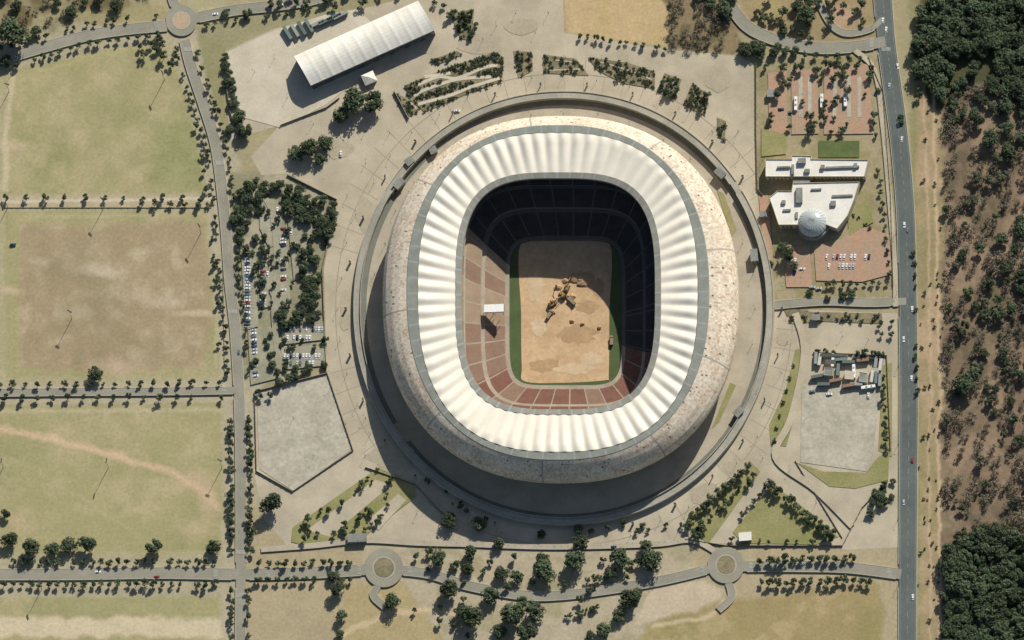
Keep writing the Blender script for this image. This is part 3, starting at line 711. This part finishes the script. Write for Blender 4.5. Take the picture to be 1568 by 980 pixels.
def row(p0,p1,n,kind='s',r=(4,6.5),j=1.5,skip=.06):
    for i in range(n):
        if random.random()<skip: continue
        t=i/(n-1) if n>1 else 0; T(kind,p0[0]+(p1[0]-p0[0])*t+random.uniform(-j,j),p0[1]+(p1[1]-p0[1])*t+random.uniform(-j,j),random.uniform(*r))
def prow(path,off_,sp,r=(4,6.2),skip=.12,j=1.2):
    pts=smooth_path(path,10); acc=0
    for a,b_ in zip(pts[:-1],pts[1:]):
        L=math.hypot(b_[0]-a[0],b_[1]-a[1]); acc+=L
        if acc>=sp:
            acc-=sp
            if random.random()<skip: continue
            nxx,nyy=-(b_[1]-a[1])/L,(b_[0]-a[0])/L; x,y=a[0]+nxx*off_+random.uniform(-j,j),a[1]+nyy*off_+random.uniform(-j,j)
            if on_road((x,y),-1,2) : continue
            T('s',x,y,random.uniform(*r))
w=ROADS[1][1]
for o_ in (15,-16): prow(w[:9],o_,14,(3.4,5.6))
for o_ in (14,-15): prow([(367,640),(369,760),(369,850)],o_,11.5,(4,6.4))
prow([(368,900),(368,990)],13,13); prow([(368,900),(368,990)],-14,13)
prow([(300,180),(318,290),(330,420),(338,560)],0,24,(3.4,5))
for y0 in (862,896): 
    row((8,y0),(330,y0-1),25,r=(4,6)); row((398,y0+2 if y0<870 else y0-6),(536,y0+1 if y0<870 else y0-8),11,r=(4.5,6.5))
    row((1166,y0-2),(1332,y0-6),14,r=(5,7))
row((0,590),(335,588),18,r=(3.5,6)); row((10,611),(340,609),15,r=(3.5,6)); row((10,303),(310,306),11,r=(3,5.5)); row((215,312),(305,315),5,r=(4,6))
prow(ROADS[2][1],14,15,(3.6,5.4)); prow(ROADS[2][1],-16,15,(3.6,5.4)); prow(ROADS[3][1],14,16,(3.6,5.2))
for x,y in ((215,72),(222,84),(232,68),(240,78),(250,70),(252,88),(262,100),(268,84),(245,60)): T('s',x,y,random.uniform(4.5,6.5))
for p in ((15,828,15),(50,842,15),(80,843,14),(106,838,13),(135,835,16),(237,840,14),(328,840,12),(148,575,14),(10,788,9),(22,60,26),(8,95,10),(56,50,9),(110,18,11),(380,22,8),(345,22,7),(545,160,22),(572,160,18),(522,180,14),(475,230,17),(455,238,13),(500,222,13),(490,246,10),(376,202,14),(368,180,10),(415,775,19),(352,200,8),(345,104,8),(346,130,8),(356,160,8),(360,186,8),
 (1112,18,13),(1090,8,9),(1236,28,16),(1222,10,10),(1240,5,9),(1164,75,13),(1142,78,10),(1186,82,8),(1200,48,8),(1210,392,12),(1198,380,9),(1216,408,8),(1292,455,7),(1305,452,8),(1268,458,6),(1180,405,6),(1240,450,6),
 (672,858,14),(688,800,13),(690,907,17),(602,925,14),(720,850,12),(735,805,12),(718,874,10),(765,835,10),(770,882,13),(792,886,11),(835,880,18),(832,860,12),(883,862,19),(890,835,13),(886,812,9),(830,820,8),(950,862,18),(938,880,10),(1000,862,19),(990,838,10),(965,922,17),(950,945,12),(978,910,9),(725,950,20),(708,940,12),(752,915,14),(785,945,20),(800,925,12),(820,940,16),(808,972,16),(765,970,12),(520,905,14),(512,884,10),(524,945,10),(520,975,9),(925,968,14),(905,975,9),(890,945,5),(908,935,5),(955,800,6),(985,806,6),
 (1480,592,18),(1490,575,12),(1468,605,9),(1518,215,16),(1345,140,5),(1380,180,5),(1380,188,5)): T('b',p[0],p[1],p[2])
def inside(poly,x,y):
    r_=False;n=len(poly)
    for i in range(n):
        x1,y1=poly[i];x2,y2=poly[(i+1)%n]
        if (y1>y)!=(y2>y) and x<(x2-x1)*(y-y1)/(y2-y1)+x1: r_=not r_
    return r_
def scatter(poly,n,kind,r,parent=None,name=None,avoid=(),md=0.9,avp=()):
    xs=[p[0] for p in poly];ys=[p[1] for p in poly]; pl=[]; tries=0
    while len(pl)<n and tries<n*25:
        tries+=1; x,y=random.uniform(min(xs),max(xs)),random.uniform(min(ys),max(ys))
        if not inside(poly,x,y) or any(inside(a,x,y) for a in avoid): continue
        if any(segd((x,y),a)<4.5 for a in avp): continue
        rr=random.uniform(*r)
        if any(math.hypot(x-a,y-b_)<md*(rr+c_)*.6 for a,b_,c_ in pl): continue
        pl.append((x,y,rr)); T(kind,x,y,rr,parent,name)
AV=[[(368,392),(415,390),(415,510),(376,510)],[(430,498),(500,492),(500,522),(434,528)],[(436,534),(500,530),(500,562),(440,566)],[(408,310),(434,310),(450,470),(424,476)]]
scatter([(395,268),(425,272),(418,310),(398,330),(365,380),(358,330),(362,300)],22,'b',(5,10),avoid=AV)
scatter([(425,280),(515,312),(518,345),(500,362),(445,330)],34,'b',(5,10))
scatter([(455,360),(512,350),(500,400),(490,470),(455,470)],24,'b',(5,10))
scatter([(366,370),(408,360),(408,396),(370,400)],8,'b',(5,8))
scatter([(425,480),(492,474),(494,496),(432,500)],9,'b',(5,9)); scatter([(416,505),(440,520),(440,590),(424,596),(384,560)],14,'b',(4,8)); scatter([(440,560),(500,555),(500,570),(440,584)],6,'b',(5,8))
scatter([(400,320),(450,330),(450,470),(415,470)],22,'s',(3,5.5)); scatter([(386,400),(412,400),(412,480),(398,490)],9,'s',(3,6)); scatter([(432,524),(500,520),(500,532),(436,536)],6,'s',(3,6))
row((1062,790),(1148,714),13,'s',(5,8),3); row((1078,800),(1156,730),8,'s',(4,7),3); scatter([(1052,800),(1085,800),(1078,828),(1058,826)],6,'s',(4,7))
row((1176,742),(1284,826),13,'s',(5,8),3); scatter([(1240,800),(1284,818),(1270,832),(1240,832)],7,'s',(4,7)); row((1128,800),(1172,748),6,'s',(3,5)); row((1122,826),(1220,832),8,'s',(2.5,4.5))
scatter([(1318,778),(1350,738),(1368,738),(1366,770),(1330,790)],10,'b',(5,8))
scatter([(448,808),(580,716),(634,742),(560,820),(470,836)],30,'s',(3,6.5),avoid=[[(470,812),(575,735),(600,742),(505,822)]])
for b_ in beds:
    xs=[p[0] for p in b_];ys=[p[1] for p in b_]; ar=(max(xs)-min(xs))*(max(ys)-min(ys)); scatter(b_,int(ar/70)+4,'h',(2.0,4.0),md=.6,avp=TP if b_ is beds[0] else ())
scatter(beds[4],4,'s',(4,6)); scatter(beds[5],4,'s',(4,6)); scatter(beds[1],3,'s',(3,5)); scatter(beds[3],4,'s',(3,5))
scatter([(1176,112),(1338,100),(1342,205),(1178,206)],30,'s',(3.5,7.5)); scatter([(1166,102),(1336,90),(1336,104),(1170,112)],10,'s',(4,7)); row((1256,436),(1360,434),10,'s',(3,5)); row((1300,322),(1332,350),5,'h',(3,4)); row((1340,190),(1362,420),14,'s',(3,5))
scatter([(1340,470),(1372,470),(1372,540),(1340,540)],5,'s',(3,5)); scatter([(1210,480),(1350,482),(1350,494),(1212,492)],22,'h',(3,4.6),md=.5); row((1252,540),(1350,544),9,'s',(4,6)); row((1352,560),(1360,690),9,'s',(3,5.5)); row((1214,560),(1186,676),7,'h',(3,4.5))
scatter([(1022,0),(1110,0),(1125,60),(1100,78),(1030,70)],34,'d',(5,10)); scatter([(1060,-10),(1120,-10),(1135,30),(1100,40)],10,'b',(6,10)); scatter([(1130,64),(1230,78),(1230,88),(1140,86)],12,'b',(6,9)); scatter([(1150,-10),(1330,-10),(1320,55),(1170,45)],14,'s',(4,8)); row((1160,20),(1240,60),7,'s',(4,7)); row((1216,84),(1300,92),6,'s',(4,6))
scatter([(400,5),(560,-20),(640,-20),(560,8),(440,24)],14,'s',(4,7)); scatter([(690,5),(730,5),(730,60),(700,60)],7,'s',(3.5,5.5)); row((890,56),(1020,76),12,'s',(3,5)); scatter([(660,0),(700,0),(700,40),(684,30)],4,'s',(4,6))
scatter([(0,-20),(230,-20),(210,20),(90,36),(30,56),(0,60)],26,'d',(5,10)); scatter([(0,-20),(230,-20),(180,10),(0,30)],8,'b',(6,10))
row((345,90),(372,210),11,'b',(5,8),2,0); scatter([(620,840),(760,845),(760,980),(640,980)],16,'s',(4,7)); scatter([(760,845),(1040,842),(1000,900),(900,930),(760,900)],18,'s',(4,7)); row((868,945),(915,930),9,'s',(3,4),1)
row((640,726),(740,800),6,'s',(3,6),6); row((910,812),(1040,808),7,'s',(3,5),6); scatter([(390,596),(432,588),(386,640)],4,'s',(4,6)); row((382,640),(386,760),9,'s',(3,5.5),1.5)
fo=empty('forest')
scatter([(1404,20),(1440,-10),(1600,-10),(1600,60),(1585,170),(1545,150),(1520,70),(1470,80),(1440,150),(1412,120)],150,'b',(9,18),fo,'forest_tree',md=.8)
scatter([(1440,60),(1545,60),(1600,160),(1600,260),(1540,240),(1500,200),(1470,180),(1445,200)],36,'b',(7,14),fo,'forest_tree',md=.8)
scatter([(1450,850),(1490,815),(1540,812),(1600,850),(1600,1000),(1450,1000)],120,'b',(9,17),fo,'forest_tree',md=.78)
scatter([(1452,360),(1600,300),(1600,560),(1560,600),(1470,500)],34,'b',(6,13),fo,'forest_tree')
scatter([(1500,560),(1600,560),(1600,700),(1520,680)],14,'b',(5,10),fo,'forest_tree')
scatter([(1448,150),(1600,100),(1600,830),(1450,830)],300,'d',(5,12),fo,'bush',md=.75)
scatter([(1448,-10),(1600,-10),(1600,860),(1450,830)],70,'s',(4,8),fo,'bush')
scatter([(1406,170),(1442,170),(1446,980),(1406,980)],60,'h',(2,4)); row((1402,60),(1408,150),8,'s',(4,6)); row((1399,370),(1404,600),14,'s',(3,5),2,.3)
# ---------------- vehicles
def car_mesh(cl,nm='car'):
    mb=MB(); mb.frus((-2.15,2.15,-.86,.86,.32),(-2.2,2.2,-.9,.9,.62),0); mb.frus((-2.2,2.2,-.9,.9,.62),(-2.08,2.02,-.8,.8,.95),0)
    mb.frus((-1.55,1.05,-.78,.78,.95),(-1.1,.35,-.62,.62,1.42),1); mb.frus((-1.12,.37,-.63,.63,1.42),(-1.0,.25,-.55,.55,1.48),0)
    for x in (-1.35,1.35):
        for y in (-.82,.82): mb.cone((x,y-.1,.32),(x,y+.1,.32),.32,.32,10,2)
    mb.box(2.15,2.22,-.7,-.4,.6,.75,3); mb.box(2.15,2.22,.4,.7,.6,.75,3); mb.box(-.1,.1,-1.02,-.88,.95,1.08,0); mb.box(-.1,.1,.88,1.02,.95,1.08,0)
    return mb.mesh(nm,[P('car_paint',cl,.3,.5),m_glass,m_drk,P('headlamp',(230,230,220))])
cars=[car_mesh(c_) for c_ in ((250,250,246),(238,238,236),(200,204,206),(120,126,132),(44,60,100),(150,40,36),(40,42,44),(90,120,150))]
cw=[.34,.2,.16,.08,.07,.06,.06,.03]
def car(px,py,rot,name='parked_car'): obj(name,random.choices(cars,cw)[0],None,G(px,py,0.2 if name=='parked_car' else .36),rot+random.uniform(-.04,.04),1.05)
for y in np.arange(396,500,4.6):
    if random.random()<.94: car(379,y,0 if random.random()<.5 else math.pi)
for y in np.arange(402,472,4.8):
    if random.random()<.8: car(403,y,0.05)
for y in np.arange(506,580,5.0):
    if random.random()<.7: car(388+(y-506)*.05,y,0.1)
for y in np.arange(330,460,5.2):
    if random.random()<.35: car(434,y,0.05)
for x in np.arange(436,496,4.8):
    if random.random()<.8: car(x,505,1.57)
    if random.random()<.8: car(x,546,1.5)
    if random.random()<.55: car(x,518,1.57)
    if random.random()<.4: car(x,557,1.5)
for x in np.arange(1264,1334,5.4):
    if random.random()<.75: car(x+2,394,1.4)
    if random.random()<.6: car(x,408,1.4)
for p in ((1218,400),(1228,412),(1216,418),(1244,440),(1254,442),(1208,404),(440,354),(446,356),(425,322),(700,170),(522,236),(20,375),(410,420),(1196,168),(1212,172),(1244,600),(1270,604),(1330,606)): car(p[0],p[1],random.choice((0,1.57)))
for p,r_ in (((1352,32),1.5),((1357,46),1.5),((1375,102),-1.4),((1362,132),1.4),((1381,214),1.45),((1376,190),1.45),((1390,354),1.5),((1385,345),-1.6),((1397,474),1.57),((1397,706),1.57),((1384,520),-1.57),((1384,770),-1.57),((1396,580),1.57),((348,16),.1),((330,22),.1),((430,8),.1),((150,876),0),((1398,915),1.57),((240,884),3.14),((1230,865),0),((366,540),1.5),((940,838),0)): car(*p,r_,'car')
def bus_mesh():
    mb=MB(); mb.box(-5.5,5.5,-1.22,1.22,.45,2.9,0); mb.frus((-5.5,5.5,-1.22,1.22,2.9),(-5.3,5.3,-1.05,1.05,3.1),0)
    for x in np.arange(-5,5,1.25):
        mb.box(x,x+1,-1.25,-1.22,1.6,2.5,1); mb.box(x,x+1,1.22,1.25,1.6,2.5,1)
    mb.box(5.5,5.54,-1.1,1.1,1.3,2.7,1); mb.box(-2,-.5,-.7,.7,3.1,3.3,2); mb.box(2,3.2,-.6,.6,3.1,3.28,2)
    for x in (-3.4,3.6):
        for y in (-1.08,1.08): mb.cone((x,y-.16,.48),(x,y+.16,.48),.48,.48,12,3)
    return mb.mesh('bus',[P('bus_paint',(246,246,240)),m_glass,m_groof,m_drk])
bm=bus_mesh()
for x,y,r_ in ((1259,156,1.57),(1295,154,1.57),(1219,160,1.57),(1276,552,1.5),(1308,570,1.6),(1330,594,.1)): obj('bus',bm,None,G(x,y,.2),r_)
def excavator():
    mb=MB()
    for y in (-1.3,1.3): 
        mb.box(-2.1,2.1,y-.35,y+.35,.1,.95,1); mb.cone((-2.1,y-.35,.52),(-2.1,y+.35,.52),.43,.43,10,1); mb.cone((2.1,y-.35,.52),(2.1,y+.35,.52),.43,.43,10,1)
    mb.frus((-2.5,1.5,-1.35,1.35,1.1),(-2.4,1.4,-1.3,1.3,2.1),0); mb.box(-2.6,-1.4,-1.3,1.3,1.3,2.5,1); mb.box(.2,1.5,.35,1.3,2.1,3.1,2); mb.box(.15,1.55,.3,1.35,3.1,3.2,0)
    mb.cone((1.3,-.2,1.9),(4.2,-.2,4.6),.32,.26,4,0); mb.cone((4.2,-.2,4.6),(6.6,-.2,4.0),.28,.22,4,0); mb.cone((6.6,-.2,4.1),(7.4,-.2,1.6),.24,.18,4,0)
    mb.frus((6.8,7.8,-.8,.4,.9),(6.6,7.9,-.8,.4,1.7),1)
    return mb.mesh('excavator',[P('digger_yellow',(160,126,66)),m_drk,m_glass])
ex=excavator()
for x,y,r_ in ((862,452,2.2),(846,466,.6),(868,442,1.2)): obj('excavator',ex,None,A(x,y,-8.8),r_,1.2)
def dumper():
    mb=MB(); mb.box(-3.6,3.6,-.5,.5,.7,1,1); mb.box(2,3.6,-1.2,1.2,1,2.8,0); mb.box(3.6,3.64,-1,1,1.9,2.6,2)
    mb.frus((-3.4,1.6,-1,1,1.1),(-3.8,1.8,-1.3,1.3,2.4),0)
    for x in (-2.6,-1.2,2.6):
        for y in (-1.1,1.1): mb.cone((x,y-.2,.6),(x,y+.2,.6),.6,.6,10,1)
    return mb.mesh('dump_truck',[P('dumper_paint',(150,134,108)),m_drk,m_glass])
dm=dumper()
for x,y,r_ in ((876,462,-.8),(842,482,1.0),(937,522,1.57)): obj('dump_truck',dm,None,A(x,y,-8.8),r_)
# ---------------- masts and lamps
mb=MB(); mb.cone((0,0,0),(0,0,17),.26,.13,8,0); mb.box(-1.8,1.8,-.12,.12,16.2,16.4,0); mb.box(-1.8,1.8,-.12,.12,17,17.2,0)
for x in (-1.5,-.5,.5,1.5):
    for z in (16.3,17.1): mb.frus((x-.28,x+.28,-.5,-.1,z-.2),(x-.35,x+.35,-.75,-.2,z+.35),1)
fm=mb.mesh('floodlight_mast',[m_steel,m_drk])
for x,y in ((252,122),(160,316),(308,356),(110,488),(166,716),(14,140),(12,318),(340,716),(64,902),(5,716)): obj('floodlight_mast',fm,None,G(x,y),random.uniform(0,3))
mb=MB(); mb.cone((0,0,0),(0,0,6),.13,.07,6,0); mb.cone((0,0,6),(1.2,0,6.2),.06,.05,5,0); mb.frus((.9,1.7,-.18,.18,6.1),(1.0,1.6,-.1,.1,6.3),1); mb.cone((0,0,0),(0,0,.5),.3,.25,8,1)
lm=mb.mesh('street_lamp',[m_steel,m_drk])
for k,(a_,b_,n_) in enumerate(((345,357,44),(372,386,40),(292,302,36))):
    for i,p in enumerate(contour(a_,b_,2.06,n_)):
        if p[1]>826 or p[0]<500 or on_road(p) or (k==2 and p[1]>560): continue
        obj('street_lamp',lm,None,G(p[0]+random.uniform(-3,3),p[1]+random.uniform(-3,3)),random.uniform(0,6))
for p in SM[0][::6]: obj('street_lamp',lm,None,G(p[0]-16,p[1]),0)
for p in ((420,90),(440,150),(390,110),(560,200),(480,190),(760,40),(790,20),(740,60),(820,50),(840,20),(1330,520),(1290,515),(1210,720),(1250,770),(1170,560),(1160,600),(700,810),(760,815),(830,820),(900,822),(610,700),(450,640),(480,700),(560,640)): obj('street_lamp',lm,None,G(*p),random.uniform(0,6))
mb=MB(); mb.box(-.8,.8,-.4,.4,0,4,0); mb.box(-1,1,-.5,.5,4,4.3,1)
tm=mb.mesh('gate_pylon',[m_wall,m_drk])
for p in contour(334,345,2.05,30):
    if p[1]<820: obj('gate_pylon',tm,None,G(*p),random.uniform(0,3))
# ---------------- light & camera
el=math.radians(33.5); az=math.atan2(.45,.89)
sv=Vector((math.sin(az)*math.cos(el),math.cos(az)*math.cos(el),math.sin(el)))
sl=bpy.data.lights.new('sun','SUN'); sl.energy=5.0; sl.angle=math.radians(.5); sl.color=(1,.955,.87)
so=bpy.data.objects.new('sun',sl); scene.collection.objects.link(so); so.rotation_euler=(-sv).to_track_quat('-Z','Y').to_euler(); so.location=(0,0,300)
wd=bpy.data.worlds.new('World'); scene.world=wd; wd.use_nodes=True; nt=wd.node_tree
sk=nt.nodes.new('ShaderNodeTexSky'); sk.sky_type='NISHITA'; sk.sun_disc=False; sk.sun_elevation=el; sk.sun_rotation=az
bg=nt.nodes['Background']; bg.inputs[1].default_value=.07; nt.links.new(sk.outputs[0],bg.inputs[0])
cd=bpy.data.cameras.new('camera'); cd.type='ORTHO'; cd.ortho_scale=784; cd.clip_start=10; cd.clip_end=30000
cam=bpy.data.objects.new('camera',cd); scene.collection.objects.link(cam)
R=Matrix((right,up,c)).transposed(); cam.matrix_world=Matrix.Translation(c*1500)@R.to_4x4()
scene.camera=cam
scene.view_settings.view_transform='Standard'; scene.view_settings.look='None'; scene.view_settings.exposure=0
print('objects',len(bpy.data.objects))
